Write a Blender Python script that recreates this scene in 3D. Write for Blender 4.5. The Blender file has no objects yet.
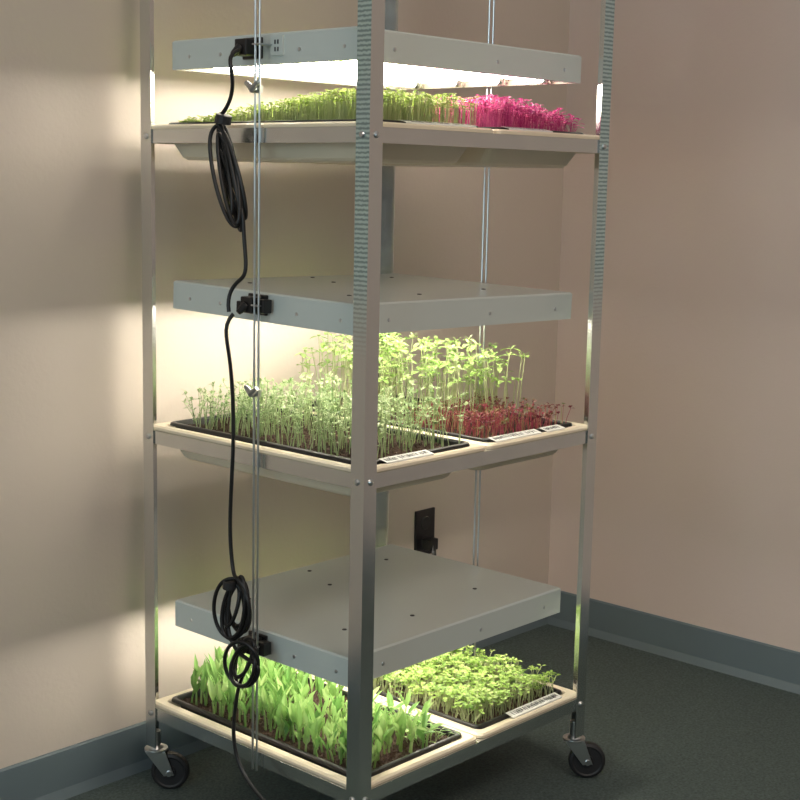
import bpy, bmesh, math, random
from mathutils import Vector, Matrix, Euler
random.seed(7)
sc=bpy.context.scene
COL=sc.collection
R=random.uniform
# ---------------------------------------------------------------- constants
W,D=.66,.583
ZS={1:.5594,2:0.0,3:-.5501}
ZF=-.710
WALLY,WALLX=.662,1.43
# ---------------------------------------------------------------- materials
def newmat(name):
    m=bpy.data.materials.new(name);m.use_nodes=True
    nt=m.node_tree;b=nt.nodes['Principled BSDF'];return m,nt,b
def plain(name,col,rough=.5,metal=0,spec=.5,noise=0,nscale=30,bump=0,bscale=200):
    m,nt,b=newmat(name)
    b.inputs['Base Color'].default_value=(*col,1);b.inputs['Roughness'].default_value=rough
    b.inputs['Metallic'].default_value=metal;b.inputs['Specular IOR Level'].default_value=spec
    tc=nt.nodes.new('ShaderNodeTexCoord')
    if noise:
        n=nt.nodes.new('ShaderNodeTexNoise');n.inputs['Scale'].default_value=nscale;n.inputs['Detail'].default_value=4
        nt.links.new(tc.outputs['Object'],n.inputs['Vector'])
        r=nt.nodes.new('ShaderNodeMix');r.data_type='RGBA'
        r.inputs[6].default_value=(*[c*(1-noise) for c in col],1);r.inputs[7].default_value=(*[min(1,c*(1+noise)) for c in col],1)
        nt.links.new(n.outputs['Fac'],r.inputs[0]);nt.links.new(r.outputs[2],b.inputs['Base Color'])
    if bump:
        n=nt.nodes.new('ShaderNodeTexNoise');n.inputs['Scale'].default_value=bscale;n.inputs['Detail'].default_value=3
        nt.links.new(tc.outputs['Object'],n.inputs['Vector'])
        bp=nt.nodes.new('ShaderNodeBump');bp.inputs['Strength'].default_value=bump;bp.inputs['Distance'].default_value=.002
        nt.links.new(n.outputs['Fac'],bp.inputs['Height']);nt.links.new(bp.outputs[0],b.inputs['Normal'])
    return m
M={}
M['wall']=plain('wall_paint',(.63,.55,.475),.7,noise=.03,nscale=3,bump=.2,bscale=120)
M['wallr']=plain('wall_paint_right',(.65,.54,.485),.8,noise=.03,nscale=3,bump=.2,bscale=120)
M['base']=plain('vinyl_baseboard',(.13,.17,.19),.5,noise=.06,nscale=8)
M['carpet']=plain('carpet_pile',(.078,.105,.098),.95,noise=.85,nscale=180,bump=1,bscale=350)
M['enamel']=plain('white_enamel',(.63,.69,.66),.26,noise=.02,nscale=6)
M['inner']=plain('reflector_white',(.42,.39,.33),.4,noise=.01)
M['cream']=plain('cream_plastic',(.80,.70,.53),.35,noise=.05,nscale=15)
M['black']=plain('black_plastic',(.012,.012,.013),.35,noise=.2,nscale=40)
M['rubber']=plain('black_rubber',(.02,.02,.022),.5,noise=.2,nscale=60)
M['cord']=plain('cord_vinyl',(.008,.008,.009),.4,noise=.2)
M['zinc']=plain('zinc_steel',(.6,.62,.63),.3,metal=1,noise=.08,nscale=50)
M['label']=plain('label_paper',(.8,.8,.76),.6,noise=.03,nscale=60)
M['ink']=plain('ink',(.02,.02,.03),.6,noise=.1)
M['soil']=plain('potting_soil',(.060,.034,.022),.95,noise=.8,nscale=160,bump=1,bscale=300)
def alu(name,painted_glint):
    m,nt,b=newmat(name)
    b.inputs['Metallic'].default_value=1;b.inputs['Base Color'].default_value=(.70,.72,.71,1)
    tc=nt.nodes.new('ShaderNodeTexCoord')
    nz=nt.nodes.new('ShaderNodeTexNoise');nz.inputs['Scale'].default_value=25
    nt.links.new(tc.outputs['Object'],nz.inputs['Vector'])
    mr=nt.nodes.new('ShaderNodeMapRange');mr.inputs['To Min'].default_value=.12;mr.inputs['To Max'].default_value=.30
    nt.links.new(nz.outputs['Fac'],mr.inputs['Value']);nt.links.new(mr.outputs[0],b.inputs['Roughness'])
    mp=nt.nodes.new('ShaderNodeMapping');mp.inputs['Scale'].default_value=(400,400,8);nt.links.new(tc.outputs['Object'],mp.inputs[0])
    gr=nt.nodes.new('ShaderNodeTexNoise');gr.inputs['Scale'].default_value=1;nt.links.new(mp.outputs[0],gr.inputs['Vector'])
    bp=nt.nodes.new('ShaderNodeBump');bp.inputs['Strength'].default_value=.05;bp.inputs['Distance'].default_value=.001
    nt.links.new(gr.outputs['Fac'],bp.inputs['Height']);nt.links.new(bp.outputs[0],b.inputs['Normal'])
    if painted_glint: # rippled metal, bluish window reflection painted in, upper part of the post only
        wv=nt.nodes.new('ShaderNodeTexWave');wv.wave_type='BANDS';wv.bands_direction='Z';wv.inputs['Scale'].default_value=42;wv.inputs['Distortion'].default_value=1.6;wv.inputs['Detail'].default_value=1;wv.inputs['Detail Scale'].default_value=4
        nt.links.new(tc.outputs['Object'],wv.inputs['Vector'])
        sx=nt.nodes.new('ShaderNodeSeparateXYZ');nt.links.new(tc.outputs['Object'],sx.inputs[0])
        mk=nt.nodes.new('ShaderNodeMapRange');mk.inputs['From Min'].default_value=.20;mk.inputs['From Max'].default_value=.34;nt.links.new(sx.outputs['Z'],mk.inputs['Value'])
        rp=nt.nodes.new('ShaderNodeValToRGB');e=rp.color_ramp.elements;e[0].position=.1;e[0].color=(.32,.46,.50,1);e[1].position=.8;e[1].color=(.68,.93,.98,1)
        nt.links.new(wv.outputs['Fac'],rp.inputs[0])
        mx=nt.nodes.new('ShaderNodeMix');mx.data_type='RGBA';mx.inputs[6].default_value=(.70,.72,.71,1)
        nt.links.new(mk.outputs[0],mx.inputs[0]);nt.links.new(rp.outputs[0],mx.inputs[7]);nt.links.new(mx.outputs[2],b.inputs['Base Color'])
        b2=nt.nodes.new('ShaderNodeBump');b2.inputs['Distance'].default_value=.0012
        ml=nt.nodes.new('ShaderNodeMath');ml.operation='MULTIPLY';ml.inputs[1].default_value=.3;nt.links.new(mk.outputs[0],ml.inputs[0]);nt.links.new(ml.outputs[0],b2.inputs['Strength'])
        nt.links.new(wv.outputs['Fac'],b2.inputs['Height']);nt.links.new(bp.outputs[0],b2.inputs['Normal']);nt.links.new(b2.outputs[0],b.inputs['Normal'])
    return m
M['alu']=alu('aluminium_post',False);M['painted_glint']=alu('aluminium_painted_reflection',True)
M['rail']=plain('aluminium_rail',(.70,.72,.71),.24,metal=1,noise=.06,nscale=20)
m,nt,b=newmat('fluorescent_tube_glow');M['tube']=m
b.inputs['Base Color'].default_value=(.9,.9,.9,1);b.inputs['Emission Color'].default_value=(1,.935,.82,1);b.inputs['Emission Strength'].default_value=28
def foliage(name,c0,c1,c2,trans=.35):
    m=bpy.data.materials.new(name);m.use_nodes=True;nt=m.node_tree;nt.nodes.clear()
    out=nt.nodes.new('ShaderNodeOutputMaterial')
    at=nt.nodes.new('ShaderNodeAttribute');at.attribute_name='tone'
    rp=nt.nodes.new('ShaderNodeValToRGB');e=rp.color_ramp.elements
    e[0].position=0;e[0].color=(*c0,1);e[1].position=1;e[1].color=(*c2,1);k=e.new(.5);k.color=(*c1,1)
    nt.links.new(at.outputs['Fac'],rp.inputs[0])
    p=nt.nodes.new('ShaderNodeBsdfPrincipled');p.inputs['Roughness'].default_value=.45;p.inputs['Specular IOR Level'].default_value=.3
    t=nt.nodes.new('ShaderNodeBsdfTranslucent');mx=nt.nodes.new('ShaderNodeMixShader');mx.inputs[0].default_value=trans
    nt.links.new(rp.outputs[0],p.inputs['Base Color']);nt.links.new(rp.outputs[0],t.inputs[0])
    nt.links.new(p.outputs[0],mx.inputs[1]);nt.links.new(t.outputs[0],mx.inputs[2]);nt.links.new(mx.outputs[0],out.inputs[0])
    return m
M['lettuce']=foliage('lettuce_leaf',(.24,.36,.09),(.44,.57,.14),(.62,.70,.26))
M['amaranth']=foliage('amaranth_leaf',(.42,.04,.19),(.66,.09,.33),(.82,.28,.50))
M['pea']=foliage('pea_leaf',(.16,.27,.09),(.32,.45,.20),(.58,.68,.40))
M['sun']=foliage('sunflower_leaf',(.20,.36,.08),(.36,.54,.15),(.56,.70,.32))
M['beet']=foliage('beet_leaf',(.12,.012,.03),(.22,.03,.05),(.16,.20,.06))
M['beetstem']=foliage('beet_stem',(.40,.03,.12),(.50,.12,.14),(.50,.52,.22))
M['corn']=foliage('corn_leaf',(.13,.29,.07),(.28,.47,.14),(.50,.64,.28))
M['cress']=foliage('cress_leaf',(.15,.28,.06),(.30,.45,.10),(.48,.61,.22))
M['stem']=foliage('pale_stem',(.45,.52,.26),(.55,.60,.34),(.68,.70,.46))
# ---------------------------------------------------------------- mesh builder
class B:
    def __init__(s,mats): s.v=[];s.f=[];s.mi=[];s.t=[];s.mats=mats
    def add(s,vs,fs,mi=0,tone=.5):
        n=len(s.v);s.v+=vs;s.t+=[tone]*len(vs)
        for f in fs: s.f.append(tuple(i+n for i in f));s.mi.append(mi)
    def box(s,a,b,mi=0):
        x0,y0,z0=a;x1,y1,z1=b
        s.add([(x0,y0,z0),(x1,y0,z0),(x1,y1,z0),(x0,y1,z0),(x0,y0,z1),(x1,y0,z1),(x1,y1,z1),(x0,y1,z1)],
              [(0,3,2,1),(4,5,6,7),(0,1,5,4),(1,2,6,5),(2,3,7,6),(3,0,4,7)],mi)
    def cyl(s,p,q,r0,r1=None,n=12,mi=0,tone=.5,caps=True):
        r1=r0 if r1 is None else r1
        p=Vector(p);q=Vector(q);d=(q-p).normalized();a=d.orthogonal().normalized();c=d.cross(a)
        vs=[]
        for k in range(n):
            t=2*math.pi*k/n;o=a*math.cos(t)+c*math.sin(t);vs.append(tuple(p+o*r0))
        for k in range(n):
            t=2*math.pi*k/n;o=a*math.cos(t)+c*math.sin(t);vs.append(tuple(q+o*r1))
        fs=[(k,(k+1)%n,n+(k+1)%n,n+k) for k in range(n)]
        if caps: fs+= [tuple(range(n-1,-1,-1)),tuple(range(n,2*n))]
        s.add(vs,fs,mi,tone)
    def lathe(s,c,axis,prof,n=28,mi=0):
        c=Vector(c);d=Vector(axis).normalized();a=d.orthogonal().normalized();e=d.cross(a);vs=[]
        for r,h in prof:
            for k in range(n):
                t=2*math.pi*k/n;vs.append(tuple(c+d*h+(a*math.cos(t)+e*math.sin(t))*r))
        fs=[]
        for j in range(len(prof)-1):
            for k in range(n): fs.append((j*n+k,j*n+(k+1)%n,(j+1)*n+(k+1)%n,(j+1)*n+k))
        s.add(vs,fs,mi)
    def loft(s,loops,mi=0,close=True):
        n=len(loops[0]);vs=[p for l in loops for p in l];fs=[]
        for j in range(len(loops)-1):
            for k in range(n): fs.append((j*n+k,j*n+(k+1)%n,(j+1)*n+(k+1)%n,(j+1)*n+k))
        if close: fs.append(tuple((len(loops)-1)*n+k for k in range(n)))
        s.add(vs,fs,mi)
    def make(s,name,parent=None,smooth=False,bevel=0,solid=0,tone=False):
        me=bpy.data.meshes.new(name);me.from_pydata(s.v,[],s.f);me.update()
        for m in s.mats: me.materials.append(m)
        me.polygons.foreach_set('material_index',s.mi)
        if smooth: me.polygons.foreach_set('use_smooth',[True]*len(s.f))
        if tone:
            a=me.attributes.new('tone','FLOAT','POINT');a.data.foreach_set('value',s.t)
        o=bpy.data.objects.new(name,me);COL.objects.link(o)
        if parent: o.parent=parent
        if solid:
            q=o.modifiers.new('solid','SOLIDIFY');q.thickness=solid;q.offset=0
        if bevel:
            q=o.modifiers.new('bevel','BEVEL');q.width=bevel;q.segments=2;q.limit_method='ANGLE'
        return o
def empty(name,parent=None,loc=(0,0,0)):
    o=bpy.data.objects.new(name,None);COL.objects.link(o);o.location=loc;o.empty_display_size=.05
    if parent:o.parent=parent
    return o
def rrect(x0,y0,x1,y1,r,z,n=5):
    pts=[]
    for cx,cy,a0 in ((x1-r,y1-r,0),(x0+r,y1-r,90),(x0+r,y0+r,180),(x1-r,y0+r,270)):
        for k in range(n):
            a=math.radians(a0+90*k/(n-1));pts.append((cx+r*math.cos(a),cy+r*math.sin(a),z))
    return pts
def tube_curve(name,pts,r,mat,parent=None,cyclic=False):
    cu=bpy.data.curves.new(name,'CURVE');cu.dimensions='3D';cu.bevel_depth=r;cu.bevel_resolution=3;cu.resolution_u=6
    sp=cu.splines.new('NURBS');sp.points.add(len(pts)-1)
    for p,q in zip(sp.points,pts): p.co=(*q,1)
    sp.order_u=4;sp.use_endpoint_u=True
    cu.materials.append(mat);o=bpy.data.objects.new(name,cu);COL.objects.link(o)
    if parent:o.parent=parent
    return o
# ---------------------------------------------------------------- room
b=B([M['carpet']]);b.box((-4,-4.5,ZF-.05),(WALLX+.1,WALLY+.1,ZF));b.make('floor')
b=B([M['wall']]);b.box((-4,WALLY,ZF),(WALLX,WALLY+.1,2.0));b.make('wall_left')
b=B([M['wallr']]);b.box((WALLX,-4.5,ZF),(WALLX+.1,WALLY+.1,2.0));b.make('wall_right')
def baseboard(name,along,pos,a,c):
    prof=[(0,0),(.012,0),(.008,.012),(.005,.02),(.005,.096),(.002,.1),(0,.1)]
    bb=B([M['base']]);vs=[]
    for t in (a,c):
        for d,h in prof: vs.append((t,pos-d,ZF+h) if along=='x' else (pos-d,t,ZF+h))
    n=len(prof);bb.add(vs,[(k,(k+1)%n,n+(k+1)%n,n+k) for k in range(n)]+[tuple(range(n)),tuple(range(2*n-1,n-1,-1))]);bb.make(name)
baseboard('baseboard_left','x',WALLY,-4,WALLX)
baseboard('baseboard_right','y',WALLX,-4.5,WALLY)
# ---------------------------------------------------------------- stand
stand=empty('plant_stand_rack')
PB,PT=-.62,1.12
w,t=.030,.0022
def Lpost(name,cx,cy,sx,sy,sw):
    b=B([M['alu'],M['painted_glint']]);P=[(0,0),(w,0),(w,t),(t,t),(t,w),(0,w)]
    vs=[(cx+sx*p[0],cy+sy*p[1],z) for z in (PB,PT) for p in P]
    b.add(vs,[(k,(k+1)%6,6+(k+1)%6,6+k) for k in range(6)]+[tuple(range(6)),tuple(range(11,5,-1))])
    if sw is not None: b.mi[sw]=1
    return b.make(name,stand)
corners={'b':(0,0,1,1),'a':(0,D,1,-1),'c':(W,0,-1,1),'d':(W,D,-1,-1)}
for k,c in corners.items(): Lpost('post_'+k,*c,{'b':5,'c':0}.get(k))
b=B([M['rail'],M['zinc']])
h=.0125
for z in list(ZS.values())+[PT-.03]:
    e=t+.0004;T=.002
    b.box((e,e,z-h),(e+T,D-e,z+h));b.box((W-e-T,e,z-h),(W-e,D-e,z+h))
    b.box((e,e,z-h),(W-e,e+T,z+h));b.box((e,D-e-T,z-h),(W-e,D-e,z+h))
    b.box((e+T,e+T,z+h-T),(e+.02,D-e-T,z+h));b.box((W-e-.02,e+T,z+h-T),(W-e-T,D-e-T,z+h))
    b.box((e+.02,e+T,z+h-T),(W-e-.02,e+.02,z+h));b.box((e+.02,D-e-.02,z+h-T),(W-e-.02,D-e-T,z+h))
    b.box((.3225,e+T,z+h-.004),(.3375,D-e-T,z+h-T))
b.make('shelf_rails',stand)
b=B([M['zinc']])
for z in list(ZS.values())+[PT-.03]:
    for (cx,cy,sx,sy) in corners.values():
        y=cy+sy*.016;x=cx+sx*.016
        b.lathe((cx,y,z),(-sx,0,0),[(.0055,0),(.0055,.0012),(.0042,.0032),(.0001,.004)],n=14)
        b.lathe((x,cy,z),(0,-sy,0),[(.0055,0),(.0055,.0012),(.0042,.0032),(.0001,.004)],n=14)
b.make('bolts',stand)
b=B([M['zinc']])
RY=.258
for x,yc in ((-.004,RY),(W+.004,.30)):
    for dy in (-.0055,.0055):
        b.cyl((x,yc+dy,ZS[3]-.02),(x,yc+dy,PT-.01),.0021,n=10)
    for z in (.635,.12,-.46 if x>0 else .9):
        b.box((x-.004,yc-.010,z-.006),(x+.003,yc+.010,z+.006))
        sx=-1 if x<0 else 1
        b.cyl((x,yc,z),(x+sx*.014,yc,z),.0065,n=10)
        b.cyl((x+sx*.012,yc-.015,z+.011),(x+sx*.012,yc,z),.004,.006,n=8);b.cyl((x+sx*.012,yc,z),(x+sx*.012,yc+.015,z+.011),.006,.004,n=8)
b.make('hanger_rods',stand)
def caster(tag,px,py,wx,wy):
    ax=Vector((.74,.67,0));rt=Vector((.67,-.74,0))
    b=B([M['rubber'],M['zinc']])
    zc=ZF+.0375
    c=Vector((wx,wy,zc))
    b.lathe(c,ax,[(.001,-.011),(.012,-.012),(.013,-.009),(.028,-.009),(.031,-.011),(.0365,-.008),(.0375,-.004),(.0375,.004),(.0365,.008),(.031,.011),(.028,.009),(.013,.009),(.012,.012),(.001,.011)],n=40,mi=0)
    b.cyl(c-ax*.019,c+ax*.019,.006,n=14,mi=1)
    hub=Vector((px,py,PB-.012))
    for s in (-1,1):
        o=ax*(.0155*s)
        q=[c+o+rt*-.010+Vector((0,0,-.006)),c+o+rt*.010+Vector((0,0,-.004)),Vector((hub.x,hub.y,zc+.044))+o+rt*.020,Vector((hub.x,hub.y,zc+.044))+o-rt*.020]
        tt=ax*(.0012)
        vs=[tuple(p-tt) for p in q]+[tuple(p+tt) for p in q]
        b.add(vs,[(0,1,2,3),(7,6,5,4),(0,4,5,1),(1,5,6,2),(2,6,7,3),(3,7,4,0)],1)
    b.cyl((px,py,zc+.042),(px,py,zc+.047),.023,n=20,mi=1)
    b.cyl((px,py,zc+.047),(px,py,PB+.0),.014,.010,n=16,mi=1)
    b.cyl((px,py,PB),(px,py,PB+.03),.009,n=12,mi=1)
    b.make('caster_'+tag,stand,bevel=.0006)
for k,(cx,cy,sx,sy) in corners.items():
    px,py=cx+sx*.014,cy+sy*.014
    caster(k,px,py,px+.018,py-.021)
# ---------------------------------------------------------------- light fixtures
FX0,FX1,FY0,FY1=.0251,.636,.0527,.5229
cxf,cyf=(FX0+FX1)/2,(FY0+FY1)/2
def fixture(ztop,rot=(0,0,0)):
    root=empty('grow_light_fixture',loc=(cxf,cyf,ztop))
    a,c,hf=(FX1-FX0)/2,(FY1-FY0)/2,.0517
    b=B([M['enamel'],M['inner']])
    lo=[rrect(-a,-c,a,c,.003,-hf),rrect(-a,-c,a,c,.003,-.003),rrect(-a+.003,-c+.003,a-.003,c-.003,.003,0)]
    b.loft(lo,0,True)
    b.loft([rrect(-a,-c,a,c,.003,-hf),rrect(-a+.012,-c+.012,a-.012,c-.012,.003,-hf)],0,False)
    b.loft([rrect(-a+.012,-c+.012,a-.012,c-.012,.003,-hf),rrect(-a+.012,-c+.012,a-.012,c-.012,.003,-.012)],1,True)
    b.make('housing',root)
    b=B([M['tube'],M['zinc'],M['inner']])
    for k in range(4):
        y=-c+.07+k*(2*c-.14)/3
        b.cyl((-a+.035,y,-hf+.010),(a-.035,y,-hf+.010),.008,n=14,mi=0)
        for s in (-1,1):
            b.cyl((s*(a-.035),y,-hf+.010),(s*(a-.022),y,-hf+.010),.0085,n=14,mi=1)
            b.box((min(s*(a-.022),s*(a-.0125)),y-.012,-hf+.001),(max(s*(a-.022),s*(a-.0125)),y+.012,-.013),2)
    b.make('fluorescent_tubes',root,smooth=False)
    b=B([M['zinc'],M['black']])
    for x,y in ((-.2,-.12),(-.2,.14),(-.02,.1),(-.05,-.15),(.17,-.12),(.2,.15),(.02,.2)):
        b.lathe((x,y,0),(0,0,1),[(.0045,0),(.004,.0012),(.0001,.0018)],n=12,mi=1)
    for y in (-c+.03,c-.05,.10,-.1):
        b.lathe((-a,y,-.03),(-1,0,0),[(.0035,0),(.003,.0012),(.0001,.0016)],n=12)
    for x in (-.22,.05,.25):
        b.lathe((x,-c,-.03),(0,-1,0),[(.0035,0),(.003,.0012),(.0001,.0016)],n=12)
    for s,yy in ((-1,RY-cyf),(1,.30-cyf)):
        b.box((min(s*a,s*(a+.034)),yy-.009,-.022),(max(s*a,s*(a+.034)),yy+.009,-.0195),0)
    b.make('screws_and_hanger_tabs',root)
    root.rotation_euler=rot
    return root
f1=fixture(.7297);f2=fixture(.2883,(.020,.014,0));f3=fixture(-.316)
def plug(root,y,z,extra=0,outlet=False):
    a=(FX1-FX0)/2
    b=B([M['black'],M['label']])
    b.box((-a-.006,y-.024,z-.018),(-a+.0,y+.024,z+.018),0)
    b.box((-a-.032,y-.016,z-.014),(-a-.006,y+.014,z+.014),0)
    b.cyl((-a-.030,y,z),(-a-.044,y+.006,z-.014),.009,.005,n=12,mi=0)
    if extra: 
        b.box((-a-.026,y-.040,z-.012),(-a-.006,y-.020,z+.012),0)
        b.box((-a-.022,y+.020,z-.016),(-a-.006,y+.036,z+.004),0)
    b.make('power_inlet_plug',root,bevel=.002)
    if outlet:
        b=B([M['enamel'],M['ink']])
        b.box((-a-.004,y-.076,z-.014),(-a,y-.046,z+.018),0)
        for dz in (-.004,.008):
            b.box((-a-.0050,y-.066,z+dz-.0035),(-a-.0039,y-.0635,z+dz+.0035),1);b.box((-a-.0050,y-.059,z+dz-.0035),(-a-.0039,y-.0565,z+dz+.0035),1)
        b.make('outlet_socket',root)
plug(f1,.300-cyf,-.024,0,True);plug(f2,.283-cyf,-.022,1);plug(f3,.280-cyf,-.026,1)
# ---------------------------------------------------------------- cords
OY=-.068
def loops(cy,cz,hl,hw,dy,dz,n,x0=-.045,ph=0,jit=.2,xs=.008):
    L=math.hypot(dy,dz);ay,az=dy/L,dz/L;by,bz=-az,ay;pts=[];N=12
    for i in range(int(n*N)):
        t=2*math.pi*i/N+ph;k=i//N
        a=1+jit*math.sin(k*2.3+.5);c=1+jit*1.4*math.cos(k*1.7)
        u=hl*a*math.cos(t);v=hw*c*math.sin(t)+.006*math.sin(k*2.1)
        pts.append((x0+xs*math.sin(t+k)+.003*k,cy+ay*u+by*v,cz+az*u+bz*v))
    return pts
cr=.0035
p1=[(-.018,.358,.699),(-.045,.352,.690),(-.050,.340,.670),(-.035,.350,.635),(-.035,.368,.600)]
p1+=loops(.366,.492,.086,.017,.032,.095,6,ph=0,x0=-.04)
p1+=[(-.035,.325,.44),(-.035,.326,.402),(-.035,.318,.350),(-.04,.314,.322),(-.04,.342,.312),(-.05,.350,.285),(-.05,.345,.262)]
p1=[(a,b_+OY,c) for a,b_,c in p1]
cords=empty('power_cord');tube_curve('cord_run_1',p1,cr,M['cord'],cords)
p2=[(-.04,.345,.258),(-.055,.354,.24),(-.045,.350,.20),(-.035,.350,.11),(-.035,.350,.02),(-.035,.357,-.06),(-.035,.360,-.14),(-.035,.350,-.205)]
p2+=loops(.343,-.262,.052,.028,-.010,.05,6,ph=0,x0=-.045,jit=.30)
p2+=[(-.045,.360,-.30),(-.045,.33,-.345)]+loops(.310,-.355,.040,.028,-.022,.05,4,ph=1.0,x0=-.05,jit=.25)
p2+=[(-.04,.330,-.40),(-.035,.340,-.43),(-.035,.352,-.49),(-.035,.342,-.545),(-.035,.305,-.585),(-.035,.230,-.615),(-.02,.15,-.66),(0.0,.14,-.700),(.10,.19,ZF+.005),(.4,.43,ZF+.005),(.80,.645,ZF+.005),(.885,.680,-.66),(.900,.680,-.45),(.902,.690,-.40)]
p2=[(a,b_+OY,c) for a,b_,c in p2]
tube_curve('cord_run_2',p2,cr,M['cord'],cords)
b=B([M['rubber']])
b.cyl((-.04,.301,.592),(-.04,.305,.578),.014,n=14);b.cyl((-.045,.280,-.214),(-.045,.281,-.228),.012,n=14)
b.make('cord_ties',cords,bevel=.001)
o=empty('wall_outlet')
b=B([M['black'],M['ink'],M['rubber']])
b.box((.870,WALLY-.006,-.42),(.940,WALLY,-.305),0)
for z in (-.338,-.388):
    b.lathe((.905,WALLY-.006,z),(0,-1,0),[(.017,0),(.016,.002),(.0001,.002)],n=24,mi=2)
b.make('plate',o,bevel=.0015)
b=B([M['black']]);b.box((.890,WALLY-.036,-.402),(.920,WALLY-.008,-.374));b.cyl((.905,WALLY-.03,-.39),(.902,.622,-.415),.008,.005);b.make('plug',o,bevel=.002)
# ---------------------------------------------------------------- plants helpers
def cross(a,b): return (a[1]*b[2]-a[2]*b[1],a[2]*b[0]-a[0]*b[2],a[0]*b[1]-a[1]*b[0])
def leaf(b,p,az,el,L,Wd,mi=0,tone=.5,droop=.25,fold=.25,shape=(.42,.8,.75,.62)):
    d=(math.cos(az)*math.cos(el),math.sin(az)*math.cos(el),math.sin(el))
    s=(-math.sin(az),math.cos(az),0);n=cross(d,s);n=(-n[0],-n[1],-n[2]) if n[2]<0 else n
    def P(f,side,lift): 
        return (p[0]+d[0]*L*f+s[0]*side+n[0]*lift,p[1]+d[1]*L*f+s[1]*side+n[1]*lift,p[2]+d[2]*L*f+s[2]*side+n[2]*lift-droop*L*f*f)
    f1,w1,f2,w2=shape;h=Wd/2
    vs=[P(0,0,0),P(f1,-h*w1*1.2,h*fold),P(f1,0,0),P(f1,h*w1*1.2,h*fold),P(f2,-h*w2*1.2,h*fold),P(f2,0,0),P(f2,h*w2*1.2,h*fold),P(1,0,0)]
    b.add(vs,[(0,1,2),(0,2,3),(1,4,5,2),(2,5,6,3),(4,7,5),(5,7,6)],mi,tone)
def stem(b,pts,r0,r1,mi,tone):
    n=len(pts);vs=[]
    for i,p in enumerate(pts):
        r=r0+(r1-r0)*i/(n-1)
        for k in range(3):
            a=2.094*k;vs.append((p[0]+r*math.cos(a),p[1]+r*math.sin(a),p[2]))
    fs=[]
    for i in range(n-1):
        for k in range(3): fs.append((i*3+k,i*3+(k+1)%3,(i+1)*3+(k+1)%3,(i+1)*3+k))
    b.add(vs,fs,mi,tone)
def curvepts(x,y,z,h,lean,az,n=4):
    return [(x+math.cos(az)*lean*(i/(n-1))**1.6,y+math.sin(az)*lean*(i/(n-1))**1.6,z+h*i/(n-1)) for i in range(n)]
T=lambda:min(1,max(0,random.gauss(.5,.25)))
def cot(b,x,y,z,h,L,Wd,lm,sm,lean=.01,pairs=1,el=.35,sr=.0007,droop=.25):
    az=R(0,6.28);pts=curvepts(x,y,z,h,R(0,lean),az,3);stem(b,pts,sr,sr*.8,sm,T());a=R(0,6.28);tip=pts[-1];tn=T()
    for k in range(pairs):
        for s in (0,math.pi): leaf(b,(tip[0],tip[1],tip[2]+.002*k),a+s+k*1.57+R(-.3,.3),el+R(-.25,.35)+.3*k,L*R(.8,1.15)*(1-.25*k),Wd*R(.85,1.1)*(1-.2*k),lm,min(1,max(0,tn+R(-.1,.1)+.12*k)),droop)
# ---------------------------------------------------------------- trays
def drip_tray(x0,x1,z):
    y0,y1=.007,D-.007
    b=B([M['cream']]);zt=z+.0125+.0022
    lo=[rrect(x0,y0,x1,y1,.012,zt-.0015),rrect(x0,y0,x1,y1,.012,zt+.003),rrect(x0+.004,y0+.004,x1-.004,y1-.004,.012,zt+.006),
        rrect(x0+.018,y0+.018,x1-.018,y1-.018,.012,zt+.005),rrect(x0+.022,y0+.022,x1-.022,y1-.022,.012,zt-.004),
        rrect(x0+.034,y0+.05,x1-.034,y1-.05,.02,z-.036),rrect(x0+.04,y0+.058,x1-.04,y1-.058,.018,z-.041)]
    b.loft(lo);b.make('drip_tray',None,solid=.0012)
def seed_tray(name,x0,x1,z,soilz=.015):
    root=empty(name,loc=(0,0,0));y0,y1=.030,.553
    b=B([M['black']]);zt=z+.0255
    lo=[rrect(x0-.001,y0-.001,x1+.001,y1+.001,.012,zt-.006),rrect(x0,y0,x1,y1,.012,zt-.001),rrect(x0+.002,y0+.002,x1-.002,y1-.002,.012,zt),rrect(x0+.006,y0+.006,x1-.006,y1-.006,.010,zt),
        rrect(x0+.008,y0+.008,x1-.008,y1-.008,.010,zt-.003),rrect(x0+.018,y0+.03,x1-.018,y1-.03,.010,z-.027)]
    b.loft(lo);b.make('tray',root,solid=.001)
    b=B([M['soil']]);nx,ny=70,130;zs=z+soilz
    vs=[]
    for j in range(ny+1):
        for i in range(nx+1):
            X=x0+.009+(x1-x0-.018)*i/nx;Y=y0+.009+(y1-y0-.018)*j/ny
            vs.append((X,Y,zs+R(-.003,.003)+.003*math.sin(X*60+Y*31)*math.cos(Y*47)))
    b.add(vs,[(j*(nx+1)+i,j*(nx+1)+i+1,(j+1)*(nx+1)+i+1,(j+1)*(nx+1)+i) for j in range(ny) for i in range(nx)])
    for _ in range(450):
        X=R(x0+.014,x1-.014);Y=R(y0+.014,y1-.014);r=R(.0012,.0034);q=zs+.002
        b.add([(X+r,Y,q),(X-r*R(.3,1),Y+r,q),(X-r*.6,Y-r,q),(X,Y,q+r*1.3)],[(0,1,3),(1,2,3),(2,0,3)])
    b.make('soil',root,smooth=False)
    return root,zs
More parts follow.
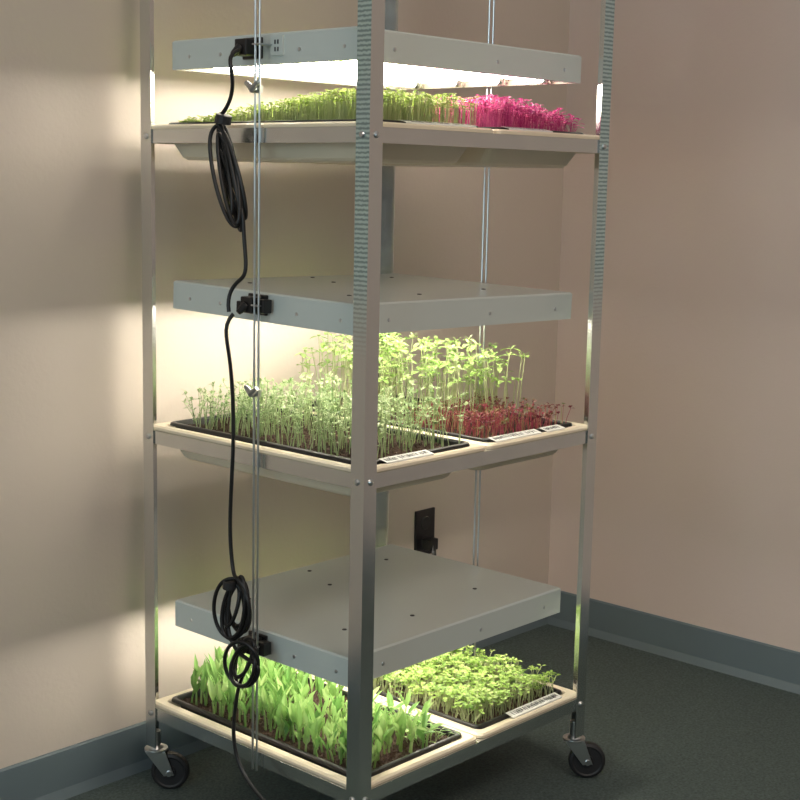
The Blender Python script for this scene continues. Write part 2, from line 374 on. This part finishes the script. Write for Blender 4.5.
def label(root,x0,x1,z):
    b=B([M['label'],M['ink']])
    ya,za,yb,zb=.0345,z+.0275,.0150,z+.0235
    b.add([(x0,ya,za),(x1,ya,za),(x1,yb,zb),(x0,yb,zb),(x1,yb-.001,zb-.006),(x0,yb-.001,zb-.006)],[(3,2,1,0),(5,4,2,3)],0)
    X=x0+.006
    while X<x1-.010:
        if random.random()<.85:
            for k in range(2):
                f0,f1=R(.15,.35),R(.6,.85);X0=X+R(0,.002);g=R(-.002,.002)
                q=lambda xx,f:(xx,ya+(yb-ya)*f,za+(zb-za)*f+.0004)
                b.add([q(X0,f0),q(X0+.0013,f0),q(X0+.0013+g,f1),q(X0+g,f1)],[(0,1,2,3)],1)
        X+=R(.003,.005)
    b.make('label_strip',root)
XA=(.036,.310);XB=(.351,.625)
YA,YB=.043,.540
for z in ZS.values(): drip_tray(.008,.3265,z);drip_tray(.3335,.652,z)
# shelf 1
r,zs=seed_tray('tray_of_lettuce_microgreens',*XA,ZS[1])
b=B([M['lettuce'],M['stem']])
for _ in range(2700):
    X,Y=R(XA[0]+.006,XA[1]-.006),R(YA-.008,YB+.005)
    hh=R(.75,1.2)*(.010+.040*min(1,max(0,(.54-Y)/.38)))
    cot(b,X,Y,zs,hh,.010,.008,0,1,.006)
b.make('microgreens',r,tone=True);label(r,.10,.28,ZS[1])
r,zs=seed_tray('tray_of_amaranth_microgreens',*XB,ZS[1])
b=B([M['amaranth'],M['amaranth'],M['lettuce'],M['stem']])
for _ in range(2500):
    X,Y=R(XB[0]+.002,XB[1]-.006),R(YA-.008,YB+.005)
    if Y<.33: cot(b,X,Y,zs,R(.034,.064)*(1-.45*max(0,(X-.46)/.16)),.013,.009,0,1,.014)
    else: cot(b,X,Y,zs,R(.030,.055),.011,.009,2,3,.006)
b.make('microgreens',r,tone=True);label(r,.37,.5,ZS[1])
# shelf 2
r,zs=seed_tray('tray_of_pea_shoots',*XA,ZS[2])
b=B([M['pea'],M['stem']])
for _ in range(370):
    X,Y=R(XA[0]+.012,XA[1]-.008),R(YA,YB)
    if Y<.12 and random.random()<.3: continue
    hh=R(.055,.108)*(1-.25*max(0,(Y-.30)/.2));az=R(0,6.28);ln=R(.0,.034);n=6
    pts=curvepts(X,Y,zs,hh,ln,az,n);tn=T();stem(b,pts,.0011,.0008,0,min(1,tn+.4))
    a=R(0,6.28)
    for i in range(2,n):
        p=pts[i];sz=.0118 if i>2 else .007
        a+=2.4
        for s in (-.6,.6): leaf(b,p,a+s,R(.1,.8),sz*R(.7,1.1),sz*.55,0,min(1,max(0,tn+R(-.15,.15)+.06*(i-3))),.3)
    p=pts[-1]
    for k in range(3): leaf(b,p,R(0,6.28),R(.6,1.3),R(.007,.012),.005,0,min(1,tn+.25),.1)
    if random.random()<.6:
        q=[(p[0]+math.cos(a)*.007*i,p[1]+math.sin(a)*.007*i,p[2]+.007*i-.0012*i*i) for i in range(4)];stem(b,q,.0005,.0003,0,.9)
b.make('pea_shoots',r,tone=True);label(r,.07,.19,ZS[2])
r,zs=seed_tray('tray_of_sunflower_and_beet_shoots',*XB,ZS[2])
b=B([M['sun'],M['stem'],M['beet'],M['beetstem']])
n_=0
while n_<230:
    X,Y=R(XB[0]+.012,XB[1]-.012),R(.15,YB)
    if Y<.30-.16*min(1,max(0,(X-.37)/.12)): continue
    n_+=1
    hh=R(.085,.158);az=R(0,6.28);pts=curvepts(X,Y,zs,hh,R(0,.022),az,4);stem(b,pts,.0013,.001,1,T());tip=pts[-1];a=R(0,6.28);tn=T()
    for s in (0,math.pi): leaf(b,tip,a+s,R(-.1,.5),R(.018,.028),R(.010,.014),0,tn,.35)
    for s in (1.3,4.4): leaf(b,tip,a+s,R(.5,1.0),R(.010,.018),R(.006,.009),0,min(1,tn+.25),.2)
    if random.random()<.4:
        q=pts[2]
        for s in (.5,3.6): leaf(b,q,a+s,R(0,.4),R(.012,.018),R(.007,.010),0,tn,.35)
for _ in range(430):
    X,Y=R(XB[0]+.010,XB[1]-.010),R(YA-.005,.25)
    cot(b,X,Y,zs,R(.02,.048),.011,.006,2,3,.014,pairs=random.choice((1,1,2)),sr=.0008,el=.5)
b.make('shoots',r,tone=True);label(r,.36,.50,ZS[2]);label(r,.515,.575,ZS[2])
# shelf 3
r,zs=seed_tray('tray_of_corn_shoots',*XA,ZS[3])
b=B([M['corn'],M['stem']])
for _ in range(320):
    X,Y=R(XA[0]+.014,XA[1]-.014),R(YA,YB)
    dens=1-.85*max(0,(X-.15)/.15)*(1-max(0,(Y-.2)/.35))
    if random.random()>dens: continue
    tn=T();g=1+.35*min(1,max(0,(Y-.25)/.25));hh=R(.018,.038)*g
    pts=curvepts(X,Y,zs,hh,R(0,.010),R(0,6.28),3);stem(b,pts,.0026,.0020,0,min(1,tn+.3))
    a=R(0,6.28)
    fl=X>.2 and Y<.25
    for k in range(random.choice((2,3))):
        L=R(.035,.066)*(1-.2*k)*g;el=R(1.0,1.48) if not fl else R(.3,1.2)
        leaf(b,pts[-1-(k>1)],a+k*math.pi+R(-.5,.5),el,L,R(.009,.014),0,min(1,max(0,tn+R(-.12,.12))),R(.02,.25),.5,(.3,.85,.65,.8))
for _ in range(80):
    X,Y=R(.22,XA[1]-.012),R(YA,.25);cot(b,X,Y,zs,R(.01,.03),.02,.005,0,1,.02,el=.4,sr=.001,droop=.5)
b.make('corn_shoots',r,tone=True)
r,zs=seed_tray('tray_of_cress_microgreens',*XB,ZS[3])
b=B([M['cress'],M['stem']])
k=0
while k<1400:
    X,Y=R(XB[0]+.010,XB[1]-.010),R(YA,YB)
    d=1 if Y<.44 else .25
    if random.random()>d: continue
    k+=1
    cot(b,X,Y,zs,R(.026,.050)+.009*math.sin(X*55+1)*math.cos(Y*43),.012,.0085,0,1,.016,pairs=random.choice((1,2,2)),sr=.0009)
b.make('microgreens',r,tone=True);label(r,.44,.60,ZS[3])
# ---------------------------------------------------------------- camera
cam=bpy.data.cameras.new('camera');co=bpy.data.objects.new('camera',cam);COL.objects.link(co);sc.camera=co
yaw,pitch,roll=.7389,-.1562,.0202
f=Vector((math.cos(yaw)*math.cos(pitch),math.sin(yaw)*math.cos(pitch),math.sin(pitch)))
rr=f.cross(Vector((0,0,1))).normalized();uu=rr.cross(f)
r2=rr*math.cos(roll)+uu*math.sin(roll);u2=-rr*math.sin(roll)+uu*math.cos(roll)
mw=Matrix((( r2.x,u2.x,-f.x,-1.6125),(r2.y,u2.y,-f.y,-1.5448),(r2.z,u2.z,-f.z,.4911),(0,0,0,1)))
co.matrix_world=mw
cam.sensor_width=36;cam.lens=1402.7*36/800;cam.clip_start=.05
# ---------------------------------------------------------------- lights
wd=bpy.data.worlds.new('world');sc.world=wd;wd.use_nodes=True
nt=wd.node_tree;bg=nt.nodes['Background'];bg.inputs[1].default_value=.42
tc=nt.nodes.new('ShaderNodeTexCoord');sx=nt.nodes.new('ShaderNodeSeparateXYZ');nt.links.new(tc.outputs['Generated'],sx.inputs[0])
nz=nt.nodes.new('ShaderNodeTexNoise');nz.inputs['Scale'].default_value=2.2;nt.links.new(tc.outputs['Generated'],nz.inputs['Vector'])
ad=nt.nodes.new('ShaderNodeMath');ad.operation='MULTIPLY_ADD';ad.inputs[1].default_value=.5;nt.links.new(sx.outputs['Z'],ad.inputs[0]);nt.links.new(nz.outputs['Fac'],ad.inputs[2])
rp=nt.nodes.new('ShaderNodeValToRGB');e=rp.color_ramp.elements;e[0].position=.30;e[0].color=(.10,.10,.10,1);e[1].position=.95;e[1].color=(1,.92,.84,1)
nt.links.new(ad.outputs[0],rp.inputs[0]);nt.links.new(rp.outputs[0],bg.inputs[0])
def area(name,loc,target,size,power,col):
    l=bpy.data.lights.new(name,'AREA');l.shape='RECTANGLE';l.size,l.size_y=size;l.energy=power;l.color=col
    o=bpy.data.objects.new(name,l);COL.objects.link(o);o.location=loc
    o.rotation_euler=(Vector(target)-Vector(loc)).to_track_quat('-Z','Y').to_euler();return o
area('window_light',(-3.6,-.9,.9),(0,.2,0),(1.2,1.6),28,(.66,.9,1))
area('ceiling_light',(-.6,-2.0,1.95),(.4,0,0),(1.2,.6),19,(1,.83,.70))
vs=sc.view_settings
vs.view_transform='Standard';vs.look='None';vs.exposure=0;vs.gamma=1
